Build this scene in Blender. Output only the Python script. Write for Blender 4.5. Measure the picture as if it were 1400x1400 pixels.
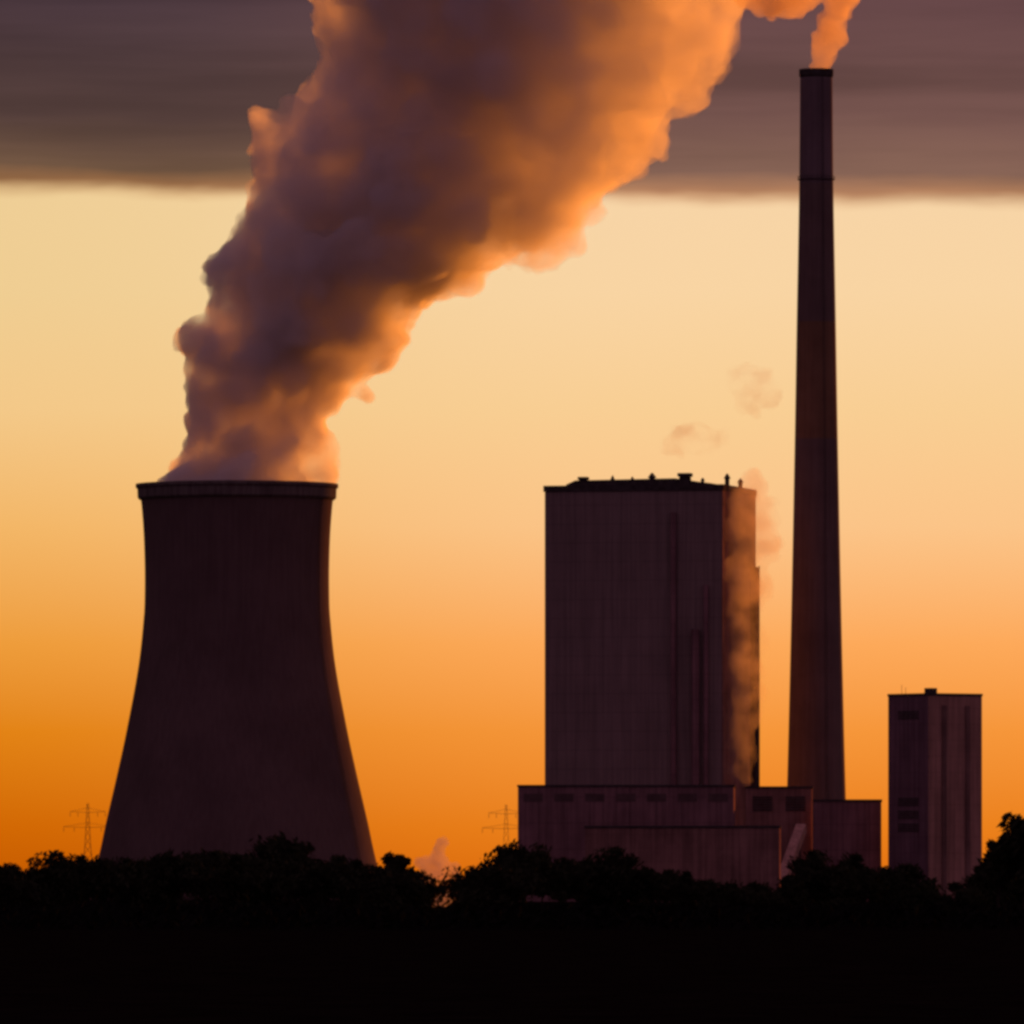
import bpy, bmesh, math, random
from mathutils import Vector, Matrix, noise as mn

for o in list(bpy.data.objects):
    bpy.data.objects.remove(o)
S = bpy.context.scene
C = S.collection
R = math.radians
random.seed(7)

# ---------------------------------------------------------------- camera
EYE = 4.0            # eye height above the field
HZ = 1215.0          # row of the horizon in the 1400 px photograph
K = 0.10 / 1400.0    # metres per photo pixel and metre of distance
cd = bpy.data.cameras.new('camera')
cam = bpy.data.objects.new('camera', cd)
C.objects.link(cam)
cam.location = (0, 0, EYE)
cam.rotation_euler = (R(90), 0, 0)
cd.sensor_width = 36
cd.lens = 360
cd.shift_y = (HZ - 700) / 1400.0
cd.clip_start = 1
cd.clip_end = 60000
S.camera = cam

SUN_AZ, SUN_EL = R(29), R(4)
sundir = Vector((math.sin(SUN_AZ) * math.cos(SUN_EL), math.cos(SUN_AZ) * math.cos(SUN_EL), math.sin(SUN_EL)))

# ---------------------------------------------------------------- sky
W = bpy.data.worlds.new('World')
S.world = W
W.use_nodes = True
nt = W.node_tree
nt.nodes.clear()


class G:
    """small node helper"""
    def __init__(s, nt):
        s.nt = nt

    def n(s, kind, **kw):
        nd = s.nt.nodes.new(kind)
        for k, v in kw.items():
            setattr(nd, k, v)
        return nd

    def put(s, sock, v):
        if v is None:
            return
        if isinstance(v, bpy.types.NodeSocket):
            s.nt.links.new(v, sock)
        else:
            sock.default_value = v

    def m(s, op, a, b=None, c=None, clamp=False):
        nd = s.n('ShaderNodeMath', operation=op, use_clamp=clamp)
        for i, v in enumerate((a, b, c)):
            s.put(nd.inputs[i], v)
        return nd.outputs[0]

    def rng(s, v, a, b, c=0.0, d=1.0, smooth=True):
        nd = s.n('ShaderNodeMapRange', interpolation_type='SMOOTHSTEP' if smooth else 'LINEAR')
        for i, x in enumerate((v, a, b, c, d)):
            s.put(nd.inputs[i], x)
        return nd.outputs[0]

    def mix(s, f, a, b, mode='MIX'):
        nd = s.n('ShaderNodeMix', data_type='RGBA', blend_type=mode)
        s.put(nd.inputs[0], f)
        s.put(nd.inputs[6], a if not isinstance(a, tuple) else (*a, 1)[:4])
        s.put(nd.inputs[7], b if not isinstance(b, tuple) else (*b, 1)[:4])
        return nd.outputs[2]

    def ramp(s, f, stops):
        nd = s.n('ShaderNodeValToRGB')
        el = nd.color_ramp.elements
        while len(el) < len(stops):
            el.new(0.5)
        for e, (p, c) in zip(el, stops):
            e.position = p
            e.color = (*c, 1)
        s.put(nd.inputs[0], f)
        return nd.outputs[0]

    def comb(s, x, y, z):
        nd = s.n('ShaderNodeCombineXYZ')
        for i, v in enumerate((x, y, z)):
            s.put(nd.inputs[i], v)
        return nd.outputs[0]

    def noise(s, vec, scale, detail=4.0, rough=0.5):
        nd = s.n('ShaderNodeTexNoise')
        s.put(nd.inputs['Vector'], vec)
        s.put(nd.inputs['Scale'], scale)
        s.put(nd.inputs['Detail'], detail)
        s.put(nd.inputs['Roughness'], rough)
        return nd.outputs[0]


def lin(r, g, b):
    f = lambda c: c / 255 / 12.92 if c / 255 <= 0.04045 else ((c / 255 + 0.055) / 1.055) ** 2.4
    return (f(r), f(g), f(b))


g = G(nt)
tc = g.n('ShaderNodeTexCoord')
sp = g.n('ShaderNodeSeparateXYZ')
nt.links.new(tc.outputs['Generated'], sp.inputs[0])
x, y, z = sp.outputs
hyp = g.m('SQRT', g.m('ADD', g.m('MULTIPLY', x, x), g.m('MULTIPLY', y, y)))
el = g.m('DIVIDE', z, g.m('MAXIMUM', hyp, 0.001))          # tangent of the elevation
az = g.m('ARCTAN2', x, y)                                   # bearing, 0 = ahead


def rows(st):
    return [((HZ - py) * K / 0.08, lin(*c)) for py, c in st]


t = g.m('DIVIDE', el, 0.08, clamp=True)
left = g.ramp(t, rows([(1215, (196, 88, 0)), (1130, (210, 104, 3)), (1000, (227, 131, 20)), (880, (238, 156, 58)), (720, (243, 182, 102)),
                       (560, (243, 200, 136)), (400, (239, 205, 146)), (262, (238, 206, 150))]))
right = g.ramp(t, rows([(1215, (226, 110, 12)), (1130, (236, 129, 28)), (1000, (246, 150, 58)), (880, (253, 169, 90)), (720, (251, 196, 136)),
                        (560, (248, 206, 148)), (400, (248, 212, 163)), (262, (246, 212, 167))]))
glow = g.mix(g.rng(az, -0.056, 0.016), left, right)
# the afterglow fades out round the compass
front = g.rng(g.m('ABSOLUTE', g.m('SUBTRACT', az, 0.35)), 0.7, 1.9, 1.0, 0.06)
glow = g.mix(1.0, glow, g.comb(front, front, front), 'MULTIPLY')
# stratus deck above the clear strip
streak = g.noise(g.comb(g.m('MULTIPLY', az, 12.5), g.m('MULTIPLY', el, 185.0), 0.3), 1.0, 4.0, 0.55)
fine = g.noise(g.comb(g.m('MULTIPLY', az, 70.0), g.m('MULTIPLY', el, 225.0), 4.3), 1.0, 3.0, 0.5)
edge = g.m('ADD', g.m('ADD', el, g.m('MULTIPLY', az, 0.0115)), g.m('MULTIPLY', g.m('SUBTRACT', fine, 0.5), 0.0022))
mask = g.rng(edge, 0.0665, 0.0686)
hgt = g.rng(edge, 0.0672, 0.0865, smooth=False)
cl = g.ramp(hgt, [(0.0, lin(176, 122, 76)), (0.14, lin(110, 83, 64)), (0.4, lin(88, 66, 62)), (1.0, lin(72, 54, 60))])
cr = g.ramp(hgt, [(0.0, lin(190, 134, 92)), (0.16, lin(130, 96, 82)), (0.45, lin(112, 80, 74)), (1.0, lin(98, 68, 69))])
ccol = g.mix(g.rng(az, -0.04, 0.012), cl, cr)
sb = g.rng(streak, 0.3, 0.7, 0.80, 1.18)
ccol = g.mix(1.0, ccol, g.comb(sb, sb, sb), 'MULTIPLY')
ccol = g.mix(g.rng(el, 0.10, 0.6), ccol, (0.122, 0.068, 0.100))
ccol = g.mix(g.rng(g.m('ABSOLUTE', az), 0.5, 1.6), ccol, (0.150, 0.078, 0.124))
sky = g.mix(mask, glow, ccol)
bg = g.n('ShaderNodeBackground')
nt.links.new(sky, bg.inputs[0])
bg.inputs[1].default_value = 1.0
ns = g.n('ShaderNodeTexSky', sky_type='NISHITA')
ns.sun_disc = False
ns.sun_elevation = SUN_EL
ns.sun_rotation = SUN_AZ
ns.air_density = 2.0
ns.dust_density = 6.0
bg2 = g.n('ShaderNodeBackground')
nt.links.new(g.mix(mask, ns.outputs[0], (0, 0, 0)), bg2.inputs[0])
bg2.inputs[1].default_value = 0.004
ad = g.n('ShaderNodeAddShader')
nt.links.new(bg.outputs[0], ad.inputs[0])
nt.links.new(bg2.outputs[0], ad.inputs[1])
wo = g.n('ShaderNodeOutputWorld')
nt.links.new(ad.outputs[0], wo.inputs[0])

# ---------------------------------------------------------------- sun
sl = bpy.data.lights.new('sun', 'SUN')
sl.energy = 4.0
sl.angle = R(0.5)
sl.color = (1.0, 0.28, 0.025)
so = bpy.data.objects.new('sun', sl)
so.rotation_euler = sundir.to_track_quat('Z', 'Y').to_euler()
so.location = (300, 300, 200)
C.objects.link(so)

S.view_settings.view_transform = 'Standard'
S.view_settings.look = 'None'
S.view_settings.exposure = 0
S.view_settings.gamma = 1
S.render.engine = 'CYCLES'
S.cycles.volume_bounces = 12
S.cycles.max_bounces = 16
S.cycles.transparent_max_bounces = 32
S.cycles.use_denoising = True
S.cycles.filter_width = 3.2
S.cycles.volume_step_rate = 0.3
S.cycles.volume_max_steps = 512


# ---------------------------------------------------------------- helpers
def P(px, py, d):
    """the point seen at photo pixel (px, py) at distance d"""
    return Vector(((px - 700) * K * d, d, EYE + (HZ - py) * K * d))


def obj(name, me, mat=None, parent=None):
    o = bpy.data.objects.new(name, me)
    C.objects.link(o)
    if mat and not me.materials:
        me.materials.append(mat)
    if parent:
        o.parent = parent
    return o


def bmobj(name, bm, mat, parent=None, smooth=False):
    me = bpy.data.meshes.new(name)
    bm.normal_update()
    bm.to_mesh(me)
    bm.free()
    if smooth:
        for p in me.polygons:
            p.use_smooth = True
    return obj(name, me, mat, parent)


def tag(o, label, cat, group=None, kind=None):
    if label:
        o['label'] = label
    if cat:
        o['category'] = cat
    if group:
        o['group'] = group
    if kind:
        o['kind'] = kind
    return o


def thing(name, loc, label, cat, group=None, rz=0.0):
    o = bpy.data.objects.new(name, None)
    o.empty_display_size = 2
    C.objects.link(o)
    o.location = loc
    o.rotation_euler = (0, 0, rz)
    return tag(o, label, cat, group)


def box(bm, x0, x1, y0, y1, z0, z1, bevel=0.0):
    m = Matrix.Translation(((x0 + x1) / 2, (y0 + y1) / 2, (z0 + z1) / 2)) @ Matrix.Diagonal((x1 - x0, y1 - y0, z1 - z0, 1))
    r = bmesh.ops.create_cube(bm, size=1, matrix=m)
    if bevel:
        es = list({e for v in r['verts'] for e in v.link_edges})
        bmesh.ops.bevel(bm, geom=es, offset=bevel, segments=2, affect='EDGES', profile=0.6)


def bar(bm, a, b, r0, r1=None, n=6):
    a, b = Vector(a), Vector(b)
    r1 = r0 if r1 is None else r1
    d = b - a
    q = d.to_track_quat('Z', 'Y').to_matrix().to_4x4()
    m = Matrix.Translation((a + b) / 2) @ q
    bmesh.ops.create_cone(bm, cap_ends=True, segments=n, radius1=r0, radius2=r1, depth=d.length, matrix=m)


def lathe(bm, prof, n=96, cx=0.0, cy=0.0):
    """surface of revolution of (radius, z) pairs; first and last pair are joined when the profile is closed"""
    rings = []
    for r, zz in prof:
        rings.append([bm.verts.new((cx + r * math.cos(2 * math.pi * i / n), cy + r * math.sin(2 * math.pi * i / n), zz)) for i in range(n)])
    k = len(rings)
    for a in range(k):
        b = (a + 1) % k
        for i in range(n):
            j = (i + 1) % n
            bm.faces.new((rings[a][i], rings[a][j], rings[b][j], rings[b][i]))
    bmesh.ops.recalc_face_normals(bm, faces=bm.faces)


def smoothcurve(pts, v):
    """monotone cubic through (v, value) pairs"""
    pts = sorted(pts)
    if v <= pts[0][0]:
        return pts[0][1]
    if v >= pts[-1][0]:
        return pts[-1][1]
    for i in range(len(pts) - 1):
        if pts[i][0] <= v <= pts[i + 1][0]:
            break
    x0, y0 = pts[i]
    x1, y1 = pts[i + 1]
    def slope(k):
        if k == 0 or k == len(pts) - 1:
            k2 = 1 if k == 0 else k
            return (pts[k2][1] - pts[k2 - 1][1]) / (pts[k2][0] - pts[k2 - 1][0])
        return (pts[k + 1][1] - pts[k - 1][1]) / (pts[k + 1][0] - pts[k - 1][0])
    h = x1 - x0
    s = (v - x0) / h
    m0, m1 = slope(i) * h, slope(i + 1) * h
    return (2 * s**3 - 3 * s**2 + 1) * y0 + (s**3 - 2 * s**2 + s) * m0 + (-2 * s**3 + 3 * s**2) * y1 + (s**3 - s**2) * m1


def lerpcurve(pts, v):
    pts = sorted(pts)
    if v <= pts[0][0]:
        return pts[0][1]
    for (a, fa), (b, fb) in zip(pts, pts[1:]):
        if a <= v <= b:
            return fa + (fb - fa) * (v - a) / (b - a)
    return pts[-1][1]


# ---------------------------------------------------------------- materials
def surf(name, col, rough=0.85, var=0.25, scale=0.15, streak=0.0, seam=0.0, band=None, bump=0.0, spec=0.0):
    """procedural surface: base colour, weather stains, vertical streaks, panel seams"""
    m = bpy.data.materials.new(name)
    m.use_nodes = True
    n = m.node_tree
    bs = n.nodes['Principled BSDF']
    q = G(n)
    tcn = q.n('ShaderNodeTexCoord')
    ob = tcn.outputs['Object']
    nz = q.noise(ob, scale, 6.0, 0.6)
    f = q.rng(nz, 0.3, 0.7, 1.0 - var, 1.0 + var)
    spn = q.n('ShaderNodeSeparateXYZ')
    n.links.new(ob, spn.inputs[0])
    X, Y, Z = spn.outputs
    if streak:
        st = q.noise(q.comb(q.m('MULTIPLY', X, 0.9), q.m('MULTIPLY', Y, 0.9), q.m('MULTIPLY', Z, 0.03)), 1.0, 3.0, 0.6)
        f = q.m('MULTIPLY', f, q.rng(st, 0.3, 0.7, 1.0 - streak, 1.0 + streak))
    hb = nz
    if seam:
        u = q.m('FRACT', q.m('DIVIDE', q.m('ADD', X, q.m('MULTIPLY', Y, 0.999)), seam))
        w = q.m('FRACT', q.m('DIVIDE', Z, seam * 2.0))
        ln = q.m('MULTIPLY', q.m('GREATER_THAN', u, 0.05), q.m('GREATER_THAN', w, 0.025))
        f = q.m('MULTIPLY', f, q.m('ADD', 0.7, q.m('MULTIPLY', ln, 0.3)))
        hb = q.m('ADD', nz, ln)
    c = q.mix(1.0, (*col, 1), q.comb(f, f, f), 'MULTIPLY')
    if band:
        for z0, z1, bc in band:
            bm_ = q.m('MULTIPLY', q.rng(Z, z0 - 0.1, z0 + 0.1), q.rng(Z, z1 - 0.1, z1 + 0.1, 1.0, 0.0))
            c = q.mix(bm_, c, q.mix(1.0, (*bc, 1), q.comb(f, f, f), 'MULTIPLY'))
    n.links.new(c, bs.inputs['Base Color'])
    bs.inputs['Roughness'].default_value = rough
    bs.inputs['Specular IOR Level'].default_value = spec
    if bump:
        b = q.n('ShaderNodeBump')
        b.inputs['Strength'].default_value = bump
        b.inputs['Distance'].default_value = 0.15
        n.links.new(hb, b.inputs['Height'])
        n.links.new(b.outputs[0], bs.inputs['Normal'])
    return m


def steam(name, density, aniso=0.5, col=(1, 1, 1), skin=0.02, nscale=0.0, top=None, lo=0.4, hi=1.6, n0=0.36, n1=0.64, lee=None):
    """water droplets: scattering volume with a thin matt skin of droplets"""
    m = bpy.data.materials.new(name)
    m.use_nodes = True
    n = m.node_tree
    n.nodes.clear()
    q = G(n)
    out = q.n('ShaderNodeOutputMaterial')
    tr = q.n('ShaderNodeBsdfTransparent')
    df = q.n('ShaderNodeBsdfDiffuse')
    df.inputs[0].default_value = (0.8, 0.8, 0.8, 1)
    mx = q.n('ShaderNodeMixShader')
    mx.inputs[0].default_value = skin
    n.links.new(tr.outputs[0], mx.inputs[1])
    n.links.new(df.outputs[0], mx.inputs[2])
    n.links.new(mx.outputs[0], out.inputs['Surface'])
    v = q.n('ShaderNodeVolumePrincipled')
    v.inputs['Color'].default_value = (*col, 1)
    v.inputs['Anisotropy'].default_value = aniso
    v.inputs['Density'].default_value = density
    if top:
        # the steam thins out as it climbs and spreads; denser and thinner billows inside it
        z0, z1, dtop = top
        tcn = q.n('ShaderNodeTexCoord')
        spn = q.n('ShaderNodeSeparateXYZ')
        n.links.new(tcn.outputs['Object'], spn.inputs[0])
        f = q.rng(spn.outputs[2], z0, z1, density, dtop)
        big = q.noise(tcn.outputs['Object'], nscale, 5.0, 0.58)
        f = q.m('MULTIPLY', f, q.rng(big, n0, n1, lo, hi))
        if lee:            # thinner on the downwind flank of a leaning plume
            ax, az_, dx, dz, a0, a1, f0, f1 = lee
            sd = q.m('SUBTRACT', q.m('MULTIPLY', q.m('SUBTRACT', spn.outputs[0], ax), dz), q.m('MULTIPLY', q.m('SUBTRACT', spn.outputs[2], az_), dx))
            f = q.m('MULTIPLY', f, q.rng(sd, a0, a1, f0, f1))
        n.links.new(f, v.inputs['Density'])
    n.links.new(v.outputs[0], out.inputs['Volume'])
    return m


M_conc = surf('tower concrete', (0.145, 0.10, 0.098), 0.9, 0.14, 0.03, 0.07, 0, None, 0.2)
M_rim = surf('rim concrete', (0.15, 0.125, 0.12), 0.9, 0.2, 0.1, 0.2)
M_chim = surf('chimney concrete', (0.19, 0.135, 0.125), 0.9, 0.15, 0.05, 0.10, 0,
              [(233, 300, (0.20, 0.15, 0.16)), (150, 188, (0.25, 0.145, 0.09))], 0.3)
M_dark = surf('dark steel', (0.07, 0.06, 0.06), 0.7, 0.3, 0.6)
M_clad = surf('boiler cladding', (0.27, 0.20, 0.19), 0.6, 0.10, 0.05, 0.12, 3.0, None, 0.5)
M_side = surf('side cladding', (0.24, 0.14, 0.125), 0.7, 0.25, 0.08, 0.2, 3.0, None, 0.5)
M_low = surf('hall cladding', (0.25, 0.14, 0.15), 0.8, 0.2, 0.08, 0.2, 4.0, None, 0.4)
M_low2 = surf('brown hall cladding', (0.30, 0.16, 0.14), 0.8, 0.25, 0.08, 0.2, 2.0, None, 0.4)
M_glass = surf('dark window', (0.13, 0.085, 0.085), 0.35, 0.2, 0.3)
M_shaded = surf('shade-painted cladding', (0.19, 0.115, 0.14), 0.75, 0.15, 0.08, 0.2, 2.5, None, 0.4)  # slim building's left face: its shade is put into this darker colour
M_silo = surf('pale and glow-painted cladding', (0.46, 0.26, 0.21), 0.75, 0.15, 0.08, 0.2, 2.5, None, 0.4)  # slim building's right face: sky glow painted in; simply pale on the conveyor
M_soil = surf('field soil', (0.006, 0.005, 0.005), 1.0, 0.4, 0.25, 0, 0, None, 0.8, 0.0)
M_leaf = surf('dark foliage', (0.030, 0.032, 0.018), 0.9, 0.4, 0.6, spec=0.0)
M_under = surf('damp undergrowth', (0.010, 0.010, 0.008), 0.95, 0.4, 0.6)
M_bark = surf('bark', (0.045, 0.034, 0.028), 0.95, 0.3, 1.5)
M_steel = surf('galvanised steel', (0.10, 0.08, 0.075), 0.6, 0.2, 0.4)

# ---------------------------------------------------------------- ground
bm = bmesh.new()
bmesh.ops.create_grid(bm, x_segments=120, y_segments=120, size=1)
for v in bm.verts:
    # denser near the camera, out to the horizon
    sx = math.copysign(abs(v.co.x) ** 3.0, v.co.x) * 20000
    sy = math.copysign(abs(v.co.y) ** 3.0, v.co.y) * 20000 + 200
    v.co.x, v.co.y = sx, sy
    near = max(0.0, 1 - math.hypot(sx, sy - 250) / 600)
    v.co.z = 0.25 * near * mn.noise(Vector((sx / 18, sy / 30, 0)))
tag(bmobj('field', bm, M_soil, None, True), 'bare dark field in front of the trees', 'ground', None, 'structure')

# ---------------------------------------------------------------- cooling tower
DT = 1450.0 * 2.5
u = K * DT
base = P(324, HZ, DT)
base.z = 0
tower = thing('cooling_tower', base, 'tall waisted concrete cooling tower with white steam pouring from its open top', 'cooling tower')
prof_px = [(664, 133.5), (676, 132.5), (690, 130.5), (730, 127.5), (775, 126), (810, 126), (840, 127), (910, 134.5), (1000, 151), (1060, 164), (1125, 179), (1165, 187.5), (1231, 204)]
outer = []
yy = 1231
while yy >= 664:
    outer.append((smoothcurve(prof_px, yy) * u, EYE + (HZ - yy) * u))
    yy -= 7
outer[0] = (outer[0][0], -0.3)
ztop = outer[-1][1]
prof = outer + [(r - 0.9, zz) for r, zz in reversed(outer)]
bm = bmesh.new()
lathe(bm, prof, 144)
bmobj('shell', bm, M_conc, tower, True)
bm = bmesh.new()
r0 = outer[-1][0]
lathe(bm, [(r0 - 0.85, ztop - 5.0), (r0 + 0.02, ztop - 5.0), (r0 + 0.6, ztop - 4.3), (r0 + 0.7, ztop - 1.2), (r0 + 1.3, ztop - 0.7), (r0 + 1.3, ztop + 0.5), (r0 - 1.3, ztop + 0.5), (r0 - 1.3, ztop - 0.8)], 144)
bmobj('rim', bm, M_rim, tower)
# inspection ladder in a cage on the near side of the shell
bm = bmesh.new()
la = R(-28)
for i in range(0, len(outer) - 3):
    (ra, za), (rb, zb) = outer[i], outer[i + 1]
    for da in (-0.012, 0.012):
        bar(bm, ((ra + 0.5) * math.cos(la + da), (ra + 0.5) * math.sin(la + da), za), ((rb + 0.5) * math.cos(la + da), (rb + 0.5) * math.sin(la + da), zb), 0.07, n=4)
    bar(bm, ((ra + 0.5) * math.cos(la - .012), (ra + 0.5) * math.sin(la - .012), za), ((ra + 0.5) * math.cos(la + .012), (ra + 0.5) * math.sin(la + .012), za), 0.07, n=4)
bmobj('ladder', bm, M_dark, tower)

# ---------------------------------------------------------------- chimney
DC = 1330.0 * 2.5
u = K * DC
base = P(1116, HZ, DC)
base.z = 0
chim = thing('chimney', base, 'very tall slender tapering concrete chimney with smoke blowing from its tip', 'chimney')
cp = [(97, 22.0), (245, 23.2), (330, 24.6), (430, 26.5), (580, 29), (760, 32.5), (900, 35.5), (1080, 40.0), (1231, 45)]
prof = []
yy = 1231
while yy >= 97:
    prof.append((smoothcurve(cp, yy) * u, EYE + (HZ - yy) * u))
    yy -= 14
prof[0] = (prof[0][0], -0.3)
zt = prof[-1][1]
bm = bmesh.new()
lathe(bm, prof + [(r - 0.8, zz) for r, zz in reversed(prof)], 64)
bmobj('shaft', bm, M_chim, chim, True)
rt = prof[-1][0]
bm = bmesh.new()
lathe(bm, [(rt - 0.9, zt - 2.2), (rt + 0.02, zt - 2.2), (rt + 0.35, zt - 1.6), (rt + 0.35, zt + 0.5), (rt - 0.9, zt + 0.5)], 64)
bmobj('cap', bm, M_dark, chim)
for pyy in (246,):
    rr = smoothcurve(cp, pyy) * u
    zz = EYE + (HZ - pyy) * u
    bm = bmesh.new()
    lathe(bm, [(rr - 0.05, zz), (rr + 0.55, zz), (rr + 0.55, zz + 0.25), (rr - 0.05, zz + 0.25)], 48)
    lathe(bm, [(rr + 0.46, zz + 1.05), (rr + 0.54, zz + 1.05), (rr + 0.54, zz + 1.15), (rr + 0.46, zz + 1.15)], 48)
    for i in range(24):
        a = 2 * math.pi * i / 24
        bar(bm, ((rr + .5) * math.cos(a), (rr + .5) * math.sin(a), zz + .2), ((rr + .5) * math.cos(a), (rr + .5) * math.sin(a), zz + 1.1), 0.04, n=4)
    bmobj('gallery', bm, M_dark, chim)
bm = bmesh.new()
for i in range(len(prof) - 1):
    (ra, za), (rb, zb) = prof[i], prof[i + 1]
    for da in (-0.035, 0.035):
        a = R(-70) + da
        bar(bm, ((ra + .3) * math.cos(a), (ra + .3) * math.sin(a), za), ((rb + .3) * math.cos(a), (rb + .3) * math.sin(a), zb), 0.06, n=4)
bmobj('ladder', bm, M_dark, chim)

# ---------------------------------------------------------------- boiler house
DB = 1300.0 * 2.5
u = K * DB
rz = -R(13.5)
c = P(988, HZ, DB)                       # the near corner, between front and side wall
boil = thing('boiler_house', (c.x, c.y, 0), 'huge windowless boiler house block, its narrow right side wall glowing orange behind steam', 'boiler house', None, rz)
WF = 243 * u / math.cos(rz)              # front length
LS = 46 * u / math.sin(-rz - 288 * K)       # side length
HB = EYE + (HZ - 664) * u
bm = bmesh.new()
box(bm, -WF, -0.4, 0, LS, -0.3, HB)
bmobj('wall', bm, M_clad, boil)
bm = bmesh.new()
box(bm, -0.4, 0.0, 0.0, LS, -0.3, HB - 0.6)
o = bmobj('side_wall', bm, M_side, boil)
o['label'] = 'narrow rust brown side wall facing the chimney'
bm = bmesh.new()                          # parapet
for a in ((-WF - .4, 0.25, -.35, .25), (-WF - .4, 0.25, LS - .25, LS + .35), (-WF - .4, -WF + .2, .25, LS - .25), (-.15, .25, .25, LS - .25)):
    box(bm, a[0], a[1], a[2], a[3], HB - 1.4, HB + 0.5)
bmobj('parapet', bm, M_dark, boil)
bm = bmesh.new()                          # rooftop plant storey, ends sloping down
x0, x1 = -WF + 6.5, -2.0
zs = [HB + .4, HB + .4]
pts = [(x0, HB), (x0, HB + .9), (x0 + 3, HB + 2.2), (x1 - 14, HB + 2.6), (x1 - 6, HB + 1.4), (x1 - 2, HB + .9), (x1 - 2, HB)]
va = [bm.verts.new((px, 2.0, pz)) for px, pz in pts]
vb = [bm.verts.new((px, LS - 8, pz)) for px, pz in pts]
bm.faces.new(va)
bm.faces.new(list(reversed(vb)))
for i in range(len(pts)):
    j = (i + 1) % len(pts)
    bm.faces.new((va[i], vb[i], vb[j], va[j]))
bmesh.ops.recalc_face_normals(bm, faces=bm.faces)
bmobj('penthouse', bm, M_dark, boil)


def rvent(px, w, h, kind):
    bm = bmesh.new()
    if kind == 0:      # round ventilator with a conical hat
        bar(bm, (0, 0, 0), (0, 0, h * .65), w * .32, n=12)
        bar(bm, (0, 0, h * .62), (0, 0, h), w * .5, w * .1, n=12)
    else:              # hooded box
        box(bm, -w / 2, w / 2, -w / 2, w / 2, 0, h * .7)
        box(bm, -w * .65, w * .65, -w * .65, w * .65, h * .72, h, 0.1)
    o = bmobj('roof_vent', bm, M_dark, boil)
    o.location = (-(988 - px) * u / math.cos(rz), 3.0 if px < 985 else 1.2, HB + .3)
    return o


for a in ((795, 2.4, 3.0, 1), (835, 1.5, 3.4, 0), (862, 1.5, 3.0, 0), (889, 3.0, 4.1, 0), (934, 3.2, 3.9, 1), (958, 1.6, 2.4, 0)):
    rvent(*a)
for (yy_, w, h, k) in ((14, 2.4, 4.2, 0), (34, 2.2, 3.4, 0)):
    o = rvent(986, w, h, k)
    o.location = (-1.6, yy_, HB + .2)
# steel stair frame against the far end of the side wall
bm = bmesh.new()
ys = (LS - 8.0, LS - 2.0)
for yy_ in ys:
    bar(bm, (1.5, yy_, -.3), (1.5, yy_, HB - 24), 0.22, n=6)
zz = 2.0
side = 0
while zz < HB - 27:
    bar(bm, (0.1, ys[0], zz), (1.5, ys[0], zz), .12, n=4)
    bar(bm, (0.1, ys[1], zz), (1.5, ys[1], zz), .12, n=4)
    box(bm, 0.05, 1.5, ys[0], ys[1], zz + .1, zz + .22)
    bar(bm, (.8, ys[side], zz + .2), (.8, ys[1 - side], zz + 3.4), .3, n=4)
    side = 1 - side
    zz += 3.4
box(bm, .02, 1.62, ys[0] + .1, ys[1] - .1, -.3, HB - 24.5)
bmobj('stair_frame', bm, M_dark, boil)
# vertical ducts and pipes on the shaded front, near the corner
bm = bmesh.new()
for px, r, ztp in ((922, .9, 700), (952, 1.3, 860), (966, .8, 800)):
    xx = -(988 - px) * u / math.cos(rz)
    bar(bm, (xx, -r - .2, 0), (xx, -r - .2, EYE + (HZ - ztp) * u), r, n=14)
bmobj('duct', bm, M_low, boil)


def hall(name, px0, px1, top, d, depth, label, cat, mat, parap=True, windows=0, louv=0, rot=-R(2), group=None):
    """a lower block whose front runs from photo column px0 to px1"""
    d *= 2.5
    uu = K * d
    p = P(px1, HZ, d)
    t_ = thing(name, (p.x, p.y, 0), label, cat, group, rot)
    w = (px1 - px0) * uu / math.cos(rot)
    h = EYE + (HZ - top) * uu
    bm = bmesh.new()
    box(bm, -w, 0, 0, depth, -.3, h)
    bmobj('wall', bm, mat, t_)
    if parap:
        bm = bmesh.new()
        box(bm, -w - .25, .25, -.25, depth + .25, h + .003, h + .7, 0.06)
        bmobj('roof', bm, M_dark, t_)
    for k in range(windows):
        xx = -w + (k + .5) * w / windows
        bm = bmesh.new()
        ww = w / windows * .62
        box(bm, xx - ww / 2, xx + ww / 2, -.12, .05, h - 4.4, h - 2.0)
        bmobj('window', bm, M_glass, t_)
    for k in range(louv):
        xx = -w + (k + .5) * w / louv
        ww = w / louv * .6
        bm = bmesh.new()
        for i in range(6):
            box(bm, xx - ww / 2, xx + ww / 2, -.25, .02, h - 3 - i * .8, h - 2.5 - i * .8)
        bmobj('louvre', bm, M_dark, t_)
    return t_, w, h


hall('turbine_hall', 708, 1003, 1076, 1255, 36, 'long low hall along the foot of the huge boiler house', 'industrial hall', M_low, True, 7)
hall('workshop', 800, 1066, 1132, 1215, 26, 'lowest flat roofed reddish hall in front, trees before it', 'industrial hall', M_low2, True, 0, 0)
hall('filter_house', 1020, 1110, 1078, 1290, 24, 'brown low block between the boiler house and the chimney foot', 'industrial hall', M_low2, True, 0, 2)
hall('switch_house', 1112, 1205, 1096, 1280, 22, 'low block right of the chimney foot, beside the slim tower building', 'industrial hall', M_low, True, 0)
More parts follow.
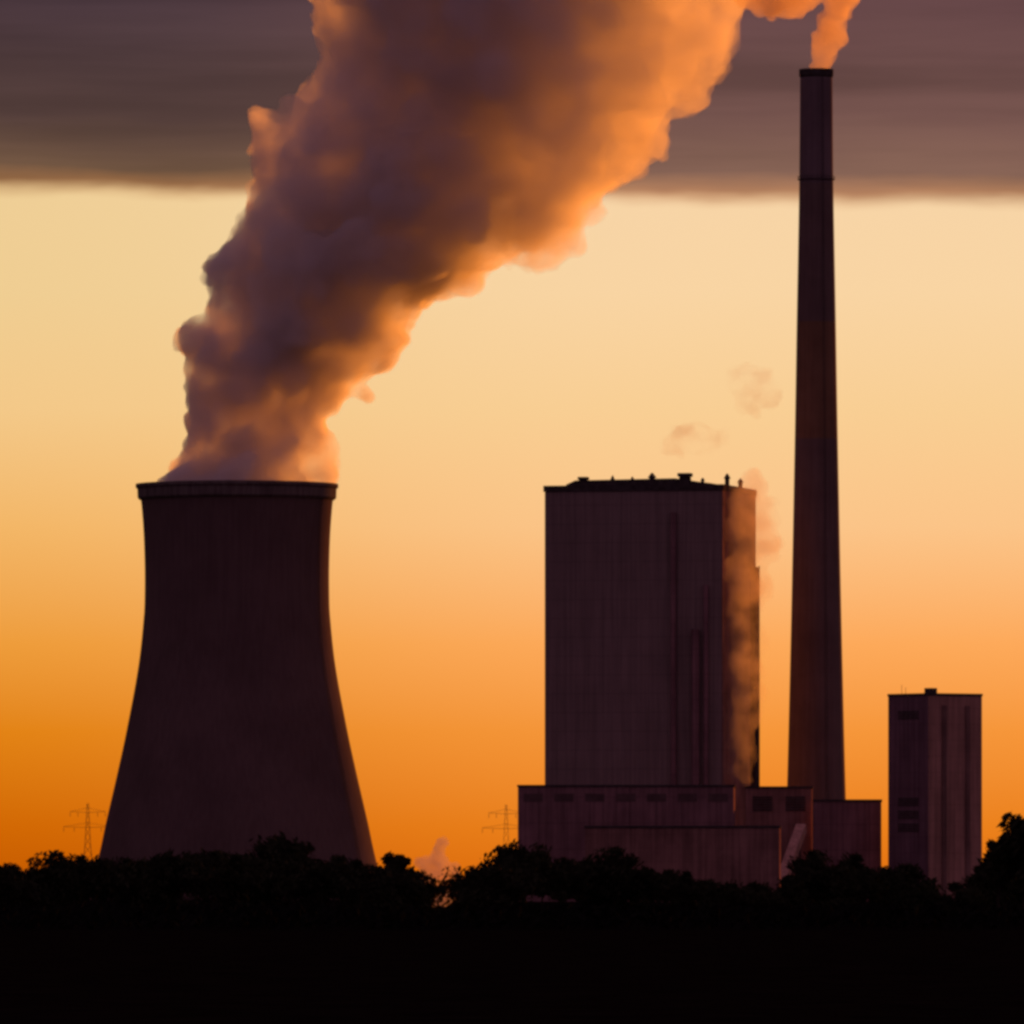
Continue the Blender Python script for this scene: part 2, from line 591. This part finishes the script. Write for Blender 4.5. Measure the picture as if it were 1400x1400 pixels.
# inclined coal conveyor
cv = thing('conveyor_bridge', P(1085, HZ, 3087) - Vector((0, 0, EYE)), 'short sloping conveyor bridge climbing towards the brown block by the chimney', 'conveyor')
bm = bmesh.new()
uu = K * 1235
a, b = Vector((-4.5, -3, 4.0)), Vector((3.2, 30, 22.5))
d = (b - a)
q = d.to_track_quat('Y', 'Z').to_matrix().to_4x4()
bmesh.ops.create_cube(bm, size=1, matrix=Matrix.Translation((a + b) / 2) @ q @ Matrix.Diagonal((3.0, d.length, 2.8, 1)))
bmobj('gallery', bm, M_silo, cv)
for f in (.3, .75):
    p = a.lerp(b, f)
    bm = bmesh.new()
    for s in (-1, 1):
        bar(bm, (p.x + s * 2.2, p.y, -.3), (p.x + s * 1.2, p.y, p.z - 1.4), .25)
    bar(bm, (p.x - 1.9, p.y, p.z * .4), (p.x + 1.5, p.y, p.z * .75), .15)
    bmobj('support', bm, M_dark, cv)

# slim tower building, corner towards us
DS = 1270.0 * 2.5
uu = K * DS
p = P(1270, HZ, DS)
rs = -R(54)
slim = thing('silo_building', (p.x, p.y, 0), 'separate slim tower building right of the chimney, two faces showing', 'tower building', None, rs)
wl, wr = 53 * uu / math.sin(math.pi / 2 - R(54)), 75 * uu / math.sin(R(54))
HS = EYE + (HZ - 951) * uu
# local frame: left face runs along -x, right face along +y
bm = bmesh.new()
box(bm, -wl, -.35, 0, wr, -.3, HS)
bmobj('wall', bm, M_shaded, slim)
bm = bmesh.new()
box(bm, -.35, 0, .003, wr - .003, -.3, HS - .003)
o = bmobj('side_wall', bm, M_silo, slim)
o['label'] = 'right face, sky glow painted in as a lighter reddish colour'
bm = bmesh.new()
box(bm, -wl - .2, .2, -.2, wr + .2, HS + .003, HS + .8, .05)
bmobj('roof', bm, M_dark, slim)
bm = bmesh.new()
box(bm, -3.6, -.9, 1.0, 4.0, HS + .803, HS + 2.4, .1)
bmobj('roof_hut', bm, M_dark, slim)
for xx, hh in ((3, 3.6), (5, 2.8)):
    bm = bmesh.new()
    bar(bm, (-wl + xx, 3, HS + .8), (-wl + xx, 3, HS + hh), .07)
    bmobj('mast', bm, M_dark, slim)
for yy_ in (wr * .28, wr * .72):
    bm = bmesh.new()
    box(bm, .003, .5, yy_ - .8, yy_ + .8, -.3, HS - 3)
    bmobj('pilaster', bm, M_side, slim)
for zz in (HS - 5, HS - 32, HS - 36, HS - 40):
    bm = bmesh.new()
    for i in range(4):
        box(bm, -wl * .75, -wl * .25, -.2, .02, zz - i * .7, zz - i * .7 + .4)
    bmobj('louvre', bm, M_dark, slim)

# ---------------------------------------------------------------- pylons


def pylon(px, top, d, label, s=1.0):
    d *= 2.5
    uu = K * d
    p = P(px, HZ, d)
    h = EYE + (HZ - top) * uu
    t_ = thing('pylon', (p.x, p.y, 0), label, 'pylon')
    bm = bmesh.new()
    def half(zz):
        return lerpcurve([(0, h * .085), (h * .55, h * .03), (h, h * .008)], zz)
    lv = [h * k / 11 for k in range(12)]
    for z0, z1 in zip(lv, lv[1:]):
        a, b = half(z0), half(z1)
        cs = ((-1, -1), (1, -1), (1, 1), (-1, 1))
        for i, (sx, sy) in enumerate(cs):
            tx, ty = cs[(i + 1) % 4]
            bar(bm, (sx * a, sy * a, z0), (sx * b, sy * b, z1), .11, n=4)
            bar(bm, (sx * a, sy * a, z0), (tx * b, ty * b, z1), .05, n=4)
            bar(bm, (tx * a, ty * a, z0), (sx * b, sy * b, z1), .05, n=4)
    bmobj('lattice_mast', bm, M_steel, t_)
    for zz, w in ((h * .74, h * .26), (h * .90, h * .19)):
        bm = bmesh.new()
        for sgn in (-1, 1):
            for sy in (-1, 1):
                bar(bm, (0, sy * half(zz), zz), (sgn * w, 0, zz + h * .01), .08, n=4)
                bar(bm, (0, sy * half(zz), zz + h * .05), (sgn * w, 0, zz + h * .01), .06, n=4)
            for k in (.55, .98):
                bar(bm, (sgn * w * k, 0, zz), (sgn * w * k, 0, zz - h * .045), .11, n=5)
        bmobj('crossarm', bm, M_steel, t_)
    return t_


pylon(120, 1098, 1900, 'faint distant lattice power pylon left of the cooling tower')
pylon(692, 1100, 1800, 'small distant power pylon beside the left end of the low hall')


# ---------------------------------------------------------------- steam
def remesh(me, voxel):
    tmp = bpy.data.objects.new('blobs', me)
    C.objects.link(tmp)
    md = tmp.modifiers.new('r', 'REMESH')
    md.mode = 'VOXEL'
    md.voxel_size = voxel
    md.adaptivity = 0
    bpy.context.view_layer.update()
    dg = bpy.context.evaluated_depsgraph_get()
    out = bpy.data.meshes.new_from_object(tmp.evaluated_get(dg))
    bpy.data.objects.remove(tmp)
    bpy.data.meshes.remove(me)
    return out


def keep_hull(me):
    """drop the closed pockets inside: keep the largest connected shell"""
    bm = bmesh.new()
    bm.from_mesh(me)
    seen, best = set(), []
    for v in bm.verts:
        if v in seen:
            continue
        st, isl = [v], [v]
        seen.add(v)
        while st:
            for e in st.pop().link_edges:
                for w in e.verts:
                    if w not in seen:
                        seen.add(w)
                        st.append(w)
                        isl.append(w)
        if len(isl) > len(best):
            best = isl
    keep = set(best)
    bmesh.ops.delete(bm, geom=[v for v in bm.verts if v not in keep], context='VERTS')
    bm.to_mesh(me)
    bm.free()
    return me


def plume_mesh(name, spheres, voxel, disp, mat):
    bm = bmesh.new()
    for c_, r_ in spheres:
        sc = Matrix.Diagonal((1, random.uniform(.95, 1.1), random.uniform(.9, 1.05), 1))
        bmesh.ops.create_icosphere(bm, subdivisions=2, radius=r_, matrix=Matrix.Translation(c_) @ sc)
    me = bpy.data.meshes.new(name + ' blobs')
    bm.to_mesh(me)
    bm.free()
    out = remesh(me, voxel)
    out = keep_hull(out)
    bm = bmesh.new()
    bm.from_mesh(out)
    bmesh.ops.smooth_vert(bm, verts=bm.verts, factor=.5, use_axis_x=True, use_axis_y=True, use_axis_z=True)
    for size, amp in disp:                 # billows: rounded lobes parted by creases
        bm.normal_update()
        mv = []
        for v in bm.verts:
            pz = v.co / size
            w = Vector((mn.noise(pz * .7 + Vector((9, 3, 1))), mn.noise(pz * .7 + Vector((4, 7, 2))), mn.noise(pz * .7 + Vector((1, 5, 8)))))
            k = abs(mn.noise(pz + w * .5)) * 2.2 - .55
            mv.append(v.co + v.normal * k * amp)
        for v, c_ in zip(bm.verts, mv):
            v.co = c_
    bmesh.ops.smooth_vert(bm, verts=bm.verts, factor=.4, use_axis_x=True, use_axis_y=True, use_axis_z=True)
    bm.to_mesh(out)
    bm.free()
    out = keep_hull(remesh(out, voxel))
    bm = bmesh.new()
    bm.from_mesh(out)
    bmesh.ops.smooth_vert(bm, verts=bm.verts, factor=.5, use_axis_x=True, use_axis_y=True, use_axis_z=True)
    bm.to_mesh(out)
    bm.free()
    out.name = name
    out.materials.clear()
    for p_ in out.polygons:
        p_.use_smooth = True
    return obj(name, out, mat)


rnd = random.Random(21)
LE = [(715, 222), (655, 216), (625, 236), (580, 250), (520, 256), (490, 252), (462, 252), (440, 268), (410, 288), (375, 276), (345, 298), (318, 328), (285, 352), (255, 356), (215, 349), (180, 366), (140, 400), (105, 440), (60, 426), (0, 418), (-120, 430), (-300, 500)]
RE = [(715, 440), (655, 452), (600, 450), (575, 452), (550, 472), (500, 498), (480, 514), (455, 544), (430, 584), (385, 645), (350, 700), (325, 758), (300, 796), (240, 846), (180, 914), (130, 970), (60, 1008), (0, 1022), (-120, 1070), (-300, 1150)]
sph = []
U = K * DT
yy = 705.0
while yy > -300:
    l, r = lerpcurve(LE, yy), lerpcurve(RE, yy)
    w = r - l
    hd = min(w * .42, 250)                # half depth in photo pixels
    cx = (l + r) / 2
    if yy > 640:
        hd = w * .48
    for side in (-1, 1):                  # silhouette lobes
        for k in range(2):
            rr = w * rnd.uniform(.055, .11)
            xx = (l + rr * .92) if side < 0 else (r - rr * .92)
            sph.append((P(xx, yy + rnd.uniform(-6, 6), DT) + Vector((0, rnd.uniform(-.25, .25) * hd * U, 0)), rr * U))
    nb = 9
    for k in range(nb):                   # body
        th = rnd.uniform(0, 2 * math.pi)
        rr = w * rnd.uniform(.10, .17)
        ax, ay = max(1, w / 2 - rr), max(1, hd - rr)
        f = math.sqrt(rnd.uniform(.25, 1))
        sph.append((P(cx + ax * f * math.cos(th), yy, DT) + Vector((0, ay * f * math.sin(th) * U, 0)), rr * U))
    sph.append((P(cx, yy, DT), w * .26 * U))
    yy -= max(11, w * .045)
for xx, yy, rr in ((292, 372, 22), (262, 470, 19), (392, 178, 44), (376, 205, 36), (366, 232, 26), (352, 212, 18), (412, 150, 34), (440, 225, 40), (336, 326, 26), (229, 640, 14), (500, 545, 16), (518, 492, 18), (760, 330, 26), (700, 365, 22)):
    sph.append((P(xx, yy, DT) + Vector((0, rnd.uniform(-12, 4), 0)), rr * U))
M_steam = steam('dense steam', 0.26, 0.5, (0.985, 0.97, 0.97), 0.02, 0.055, (EYE + (HZ - 640) * U, EYE + (HZ - 120) * U, 0.115), 0.32, 1.7, 0.36, 0.64,
                (P(330, 660, DT).x, P(330, 660, DT).z, 0.53, 0.85, -15, 55, 1.15, 0.42))
pl = plume_mesh('steam_plume', sph, 1.15, ((34, 6.5), (14, 3.0), (6.5, 1.9), (3.2, 0.8)), M_steam)
tag(pl, 'great billowing steam plume rising from the cooling tower and drifting up to the right', 'steam')

# chimney smoke: leaves the tip, bends left overhead
sph = []
UC = K * DC
path = [(1117, 96, 18), (1121, 80, 17), (1128, 60, 19), (1137, 38, 22), (1146, 14, 26), (1150, -12, 32), (1142, -45, 40), (1120, -80, 52), (1080, -110, 62), (1030, -135, 70)]
for (x0, y0, r0), (x1, y1, r1) in zip(path, path[1:]):
    for k in range(5):
        f = k / 5
        rr = (r0 + (r1 - r0) * f)
        sph.append((P(x0 + (x1 - x0) * f, y0 + (y1 - y0) * f, DC) + Vector((0, rnd.uniform(-.3, .3) * rr * UC, 0)), rr * .8 * UC))
        a = rnd.uniform(0, 6.28)
        sph.append((P(x0 + (x1 - x0) * f + math.cos(a) * rr * .55, y0 + (y1 - y0) * f + math.sin(a) * rr * .3, DC) + Vector((0, rnd.uniform(-.5, .5) * rr * UC, 0)), rr * .5 * UC))
for xx, yy, rr in ((1052, -2, 30), (1078, -10, 36), (1030, -20, 34), (1100, -22, 34), (1060, -50, 50), (1014, -36, 34)):
    sph.append((P(xx, yy, DC) + Vector((0, rnd.uniform(-4, 4), 0)), rr * UC))
M_smoke = steam('chimney smoke', 0.12, 0.55, (0.95, 0.80, 0.58))
sm = plume_mesh('smoke_plume', sph, .7, ((12, 2.2), (5, 1.3), (2.5, .6)), M_smoke)
tag(sm, 'thin orange lit smoke blowing from the tip of the tall chimney', 'smoke')


def puff(name, pts, d, mat, label, cat='steam', voxel=.5, disp=((6, 1.2), (2.5, .5)), group=None):
    sp_ = []
    d *= 2.5
    for xx, yy, rr in pts:
        c_ = P(xx, yy, d)
        sp_.append((c_, rr * K * d))
        for k in range(6):
            a = rnd.uniform(0, 6.28)
            sp_.append((c_ + Vector((math.cos(a) * rr * .7, rnd.uniform(-.8, .8) * rr, math.sin(a) * rr * .7)) * K * d, rr * rnd.uniform(.3, .6) * K * d))
    o = plume_mesh(name, sp_, voxel, disp, mat)
    return tag(o, label, cat, group)


M_wisp = steam('thin steam', 0.019, 0.4, (0.96, 0.84, 0.80), 0.004, 0.11, (40, 115, 0.040), 0.35, 1.9, 0.38, 0.66)
M_faint = steam('fading steam', 0.03, 0.3, (0.93, 0.76, 0.55), 0.002, 0.14, (100, 200, 0.02), 0.0, 2.0, 0.40, 0.68)
puff('steam_cloud', [(1006, 690, 28), (1034, 706, 34), (1020, 738, 36), (1043, 742, 28), (1056, 756, 16), (1012, 772, 36), (1016, 806, 34), (1012, 842, 33), (1016, 878, 33), (1010, 914, 32), (1014, 950, 31), (1010, 986, 30), (1012, 1022, 28), (1008, 1054, 24), (1030, 668, 20)], 1303.4, M_wisp,
     'ragged orange steam drifting beside the right wall of the boiler house', 'steam', .8, ((12, 3.0), (5, 1.6), (2.5, .7)))
puff('steam_wisp', [(922, 606, 20), (946, 598, 27), (972, 604, 19), (990, 596, 12)], 1318, M_faint, 'faint flat steam wisp hanging just above the boiler house roof')
puff('steam_wisp', [(1016, 520, 26), (1038, 532, 28), (1024, 550, 22)], 1336, M_faint, 'faint round steam wisp higher up, left of the chimney')
M_low_steam = steam('ground steam', 0.45, 0.2, (0.92, 0.82, 0.80), 0.03)
puff('steam_puff', [(601, 1158, 9), (597, 1170, 14), (584, 1182, 16), (600, 1188, 19), (614, 1196, 15), (590, 1205, 17), (612, 1216, 16), (622, 1228, 12), (600, 1226, 15)], 700, M_low_steam,
     'small low puff of pinkish steam in the gap between dark trees', 'steam', .3, ((4, 1.5), (1.6, .7)))


# ---------------------------------------------------------------- trees
def tree_meshes(seed, H, W_, kind):
    r = random.Random(seed)
    bm = bmesh.new()
    tops = []
    th = H * (.35 if kind != 'bush' else .15)
    pts = [Vector((0, 0, -.2))]
    for k in range(4):
        pts.append(Vector((r.uniform(-.15, .15), r.uniform(-.15, .15), th * (k + 1) / 4)))
    rad = H * .028
    for i in range(4):
        bar(bm, pts[i], pts[i + 1], rad * (1 - i * .12), rad * (1 - (i + 1) * .12), 8)
    nl = 7
    for k in range(nl):
        a = k * 2.4 + r.uniform(-.3, .3)
        e = pts[-1] + Vector((math.cos(a) * W_ * .33 * r.uniform(.5, 1), math.sin(a) * W_ * .33 * r.uniform(.5, 1), H * r.uniform(.15, .5)))
        mid = pts[-1].lerp(e, .5) + Vector((0, 0, .3))
        bar(bm, pts[-1] - Vector((0, 0, r.uniform(0, th * .3))), mid, rad * .5, rad * .34, 6)
        bar(bm, mid, e, rad * .34, rad * .1, 6)
        tops.append(e)
    tm = bpy.data.meshes.new('trunk')
    bm.to_mesh(tm)
    bm.free()
    tm.materials.append(M_bark)
    bm = bmesh.new()
    cz = H * (.60 if kind != 'bush' else .48)
    rzv = H * (.40 if kind != 'bush' else .52)
    clumps = []
    nC = 34
    for k in range(nC):
        for _ in range(40):
            d = Vector((r.gauss(0, 1), r.gauss(0, 1), r.gauss(0, 1))).normalized() * (r.random() ** .45)
            if kind == 'tall':
                wz = 1 - .55 * max(0, d.z)
            elif kind == 'cone':
                wz = 1.05 - .75 * (d.z * .5 + .5)
            else:
                wz = 1 - .25 * abs(d.z)
            c_ = Vector((d.x * W_ * .42 * wz, d.y * W_ * .42 * wz, cz + d.z * rzv * .86))
            if c_.z > H * .06:
                break
        clumps.append((c_, W_ * r.uniform(.09, .19)))
    for c_, rr in clumps:
        nL = int(70 + 60 * r.random())
        for i in range(nL):
            d = Vector((r.gauss(0, 1), r.gauss(0, 1), r.gauss(0, 1))).normalized() * (r.random() ** .4) * rr * r.choice((1, 1, 1, 1.25))
            p_ = c_ + Vector((d.x, d.y, d.z * .8))
            if p_.z > H:
                p_.z = H - r.uniform(0, .5)
            s = r.uniform(.14, .30) * (H / 8) ** .4
            ax = Vector((r.gauss(0, 1), r.gauss(0, 1), r.gauss(0, 1))).normalized()
            bx = ax.orthogonal().normalized()
            by = ax.cross(bx)
            L = s * r.uniform(1.2, 1.9)
            bm.faces.new([bm.verts.new(p_ + q_) for q_ in (bx * L, by * s * .6, -bx * L, -by * s * .6)])
    cm = bpy.data.meshes.new('crown')
    bm.to_mesh(cm)
    bm.free()
    cm.materials.append(M_leaf)
    return tm, cm, H


KIND = {}
for i, (k, H, W_) in enumerate((('round', 8, 7.5), ('round', 8, 9.0), ('tall', 9, 5.5), ('bush', 6, 7.5), ('cone', 9, 5.0), ('bush', 6, 9.0), ('round', 8, 6.5))):
    KIND[i] = tree_meshes(100 + i, H, W_, k)
BACK = [1, 0, 6, 3, 5, 1]
ntree = [0]


def tree(px, top, d, k, label, group=None, wide=1.0, rot=None):
    tm, cm, H = KIND[k]
    d *= 2.5
    p = P(px, HZ, d)
    h = EYE + (HZ - top) * K * d
    s = h / H
    nm = 'bush' if k in (3, 5) else 'tree'
    t_ = thing(nm, (p.x, p.y, 0), label, nm, group, rnd.uniform(0, 6.28) if rot is None else rot)
    t_.scale = (s * wide, s * wide, s)
    obj('trunk', tm, None, t_)
    obj('crown', cm, None, t_)
    ntree[0] += 1
    return t_


# trees that stand out against the sky or the walls: (column, top row, distance, shape, label)
named = [
    (72, 1163, 520, 0, 'dark round tree left of the cooling tower, second from the left edge'),
    (8, 1176, 500, 3, 'dark bush at the left edge of the treeline'),
    (112, 1168, 560, 6, 'dark tree just left of the cooling tower foot'),
    (384, 1138, 540, 1, 'broad dark tree standing up before the cooling tower, right of its middle'),
    (541, 1156, 540, 2, 'slim pointed dark tree just right of the cooling tower foot'),
    (568, 1186, 530, 3, 'low dark bush on the left of the gap with pink steam'),
    (650, 1178, 520, 5, 'low dark bush on the right of the gap with pink steam'),
    (716, 1148, 520, 1, 'broad dark tree before the left corner of the long low hall'),
    (838, 1158, 520, 0, 'dark round tree in front of the boiler house middle'),
    (1110, 1162, 520, 0, 'dark round tree before the foot of the chimney'),
    (1168, 1166, 540, 6, 'dark tree before the low block right of the chimney'),
    (1236, 1176, 520, 3, 'dark bush before the left face of the slim tower building'),
    (1330, 1192, 520, 3, 'dark bush just right of the slim tower building'),
    (1364, 1134, 470, 4, 'pointed dark tree second from the right edge'),
    (1402, 1096, 440, 2, 'tallest dark tree, cut by the right edge of the picture'),
]
for px, top, d, k, lab in named:
    tree(px, top, d, k, lab)

# the rest merge into one black belt
LINE = [(0, 1184), (40, 1186), (100, 1176), (180, 1166), (240, 1160), (300, 1164), (350, 1158), (420, 1168), (500, 1170), (550, 1182), (580, 1216), (625, 1222), (660, 1186), (700, 1166),
        (780, 1168), (860, 1176), (910, 1188), (960, 1190), (1020, 1204), (1060, 1208), (1090, 1180), (1150, 1172), (1210, 1182), (1262, 1198), (1285, 1224), (1302, 1250), (1322, 1214), (1350, 1186), (1420, 1160)]
px = -30.0
i = 0
while px < 1440:
    top = lerpcurve(LINE, px) + rnd.uniform(-3, 9)
    d = rnd.uniform(470, 620)
    k = BACK[i % len(BACK)]
    if top > 1205:
        k = 5
        d = 460
    if not (1281 < px < 1320 or 570 < px < 640):
      tree(px, top, d, k, 'black tree merging with its neighbours in the dark belt along the field', 'trees of the dark belt') if k not in (3, 5) else \
          tree(px, top, d, k, 'black bush merging with its neighbours in the dark belt along the field', 'bushes of the dark belt')
    px += rnd.uniform(20, 30)
    i += 1

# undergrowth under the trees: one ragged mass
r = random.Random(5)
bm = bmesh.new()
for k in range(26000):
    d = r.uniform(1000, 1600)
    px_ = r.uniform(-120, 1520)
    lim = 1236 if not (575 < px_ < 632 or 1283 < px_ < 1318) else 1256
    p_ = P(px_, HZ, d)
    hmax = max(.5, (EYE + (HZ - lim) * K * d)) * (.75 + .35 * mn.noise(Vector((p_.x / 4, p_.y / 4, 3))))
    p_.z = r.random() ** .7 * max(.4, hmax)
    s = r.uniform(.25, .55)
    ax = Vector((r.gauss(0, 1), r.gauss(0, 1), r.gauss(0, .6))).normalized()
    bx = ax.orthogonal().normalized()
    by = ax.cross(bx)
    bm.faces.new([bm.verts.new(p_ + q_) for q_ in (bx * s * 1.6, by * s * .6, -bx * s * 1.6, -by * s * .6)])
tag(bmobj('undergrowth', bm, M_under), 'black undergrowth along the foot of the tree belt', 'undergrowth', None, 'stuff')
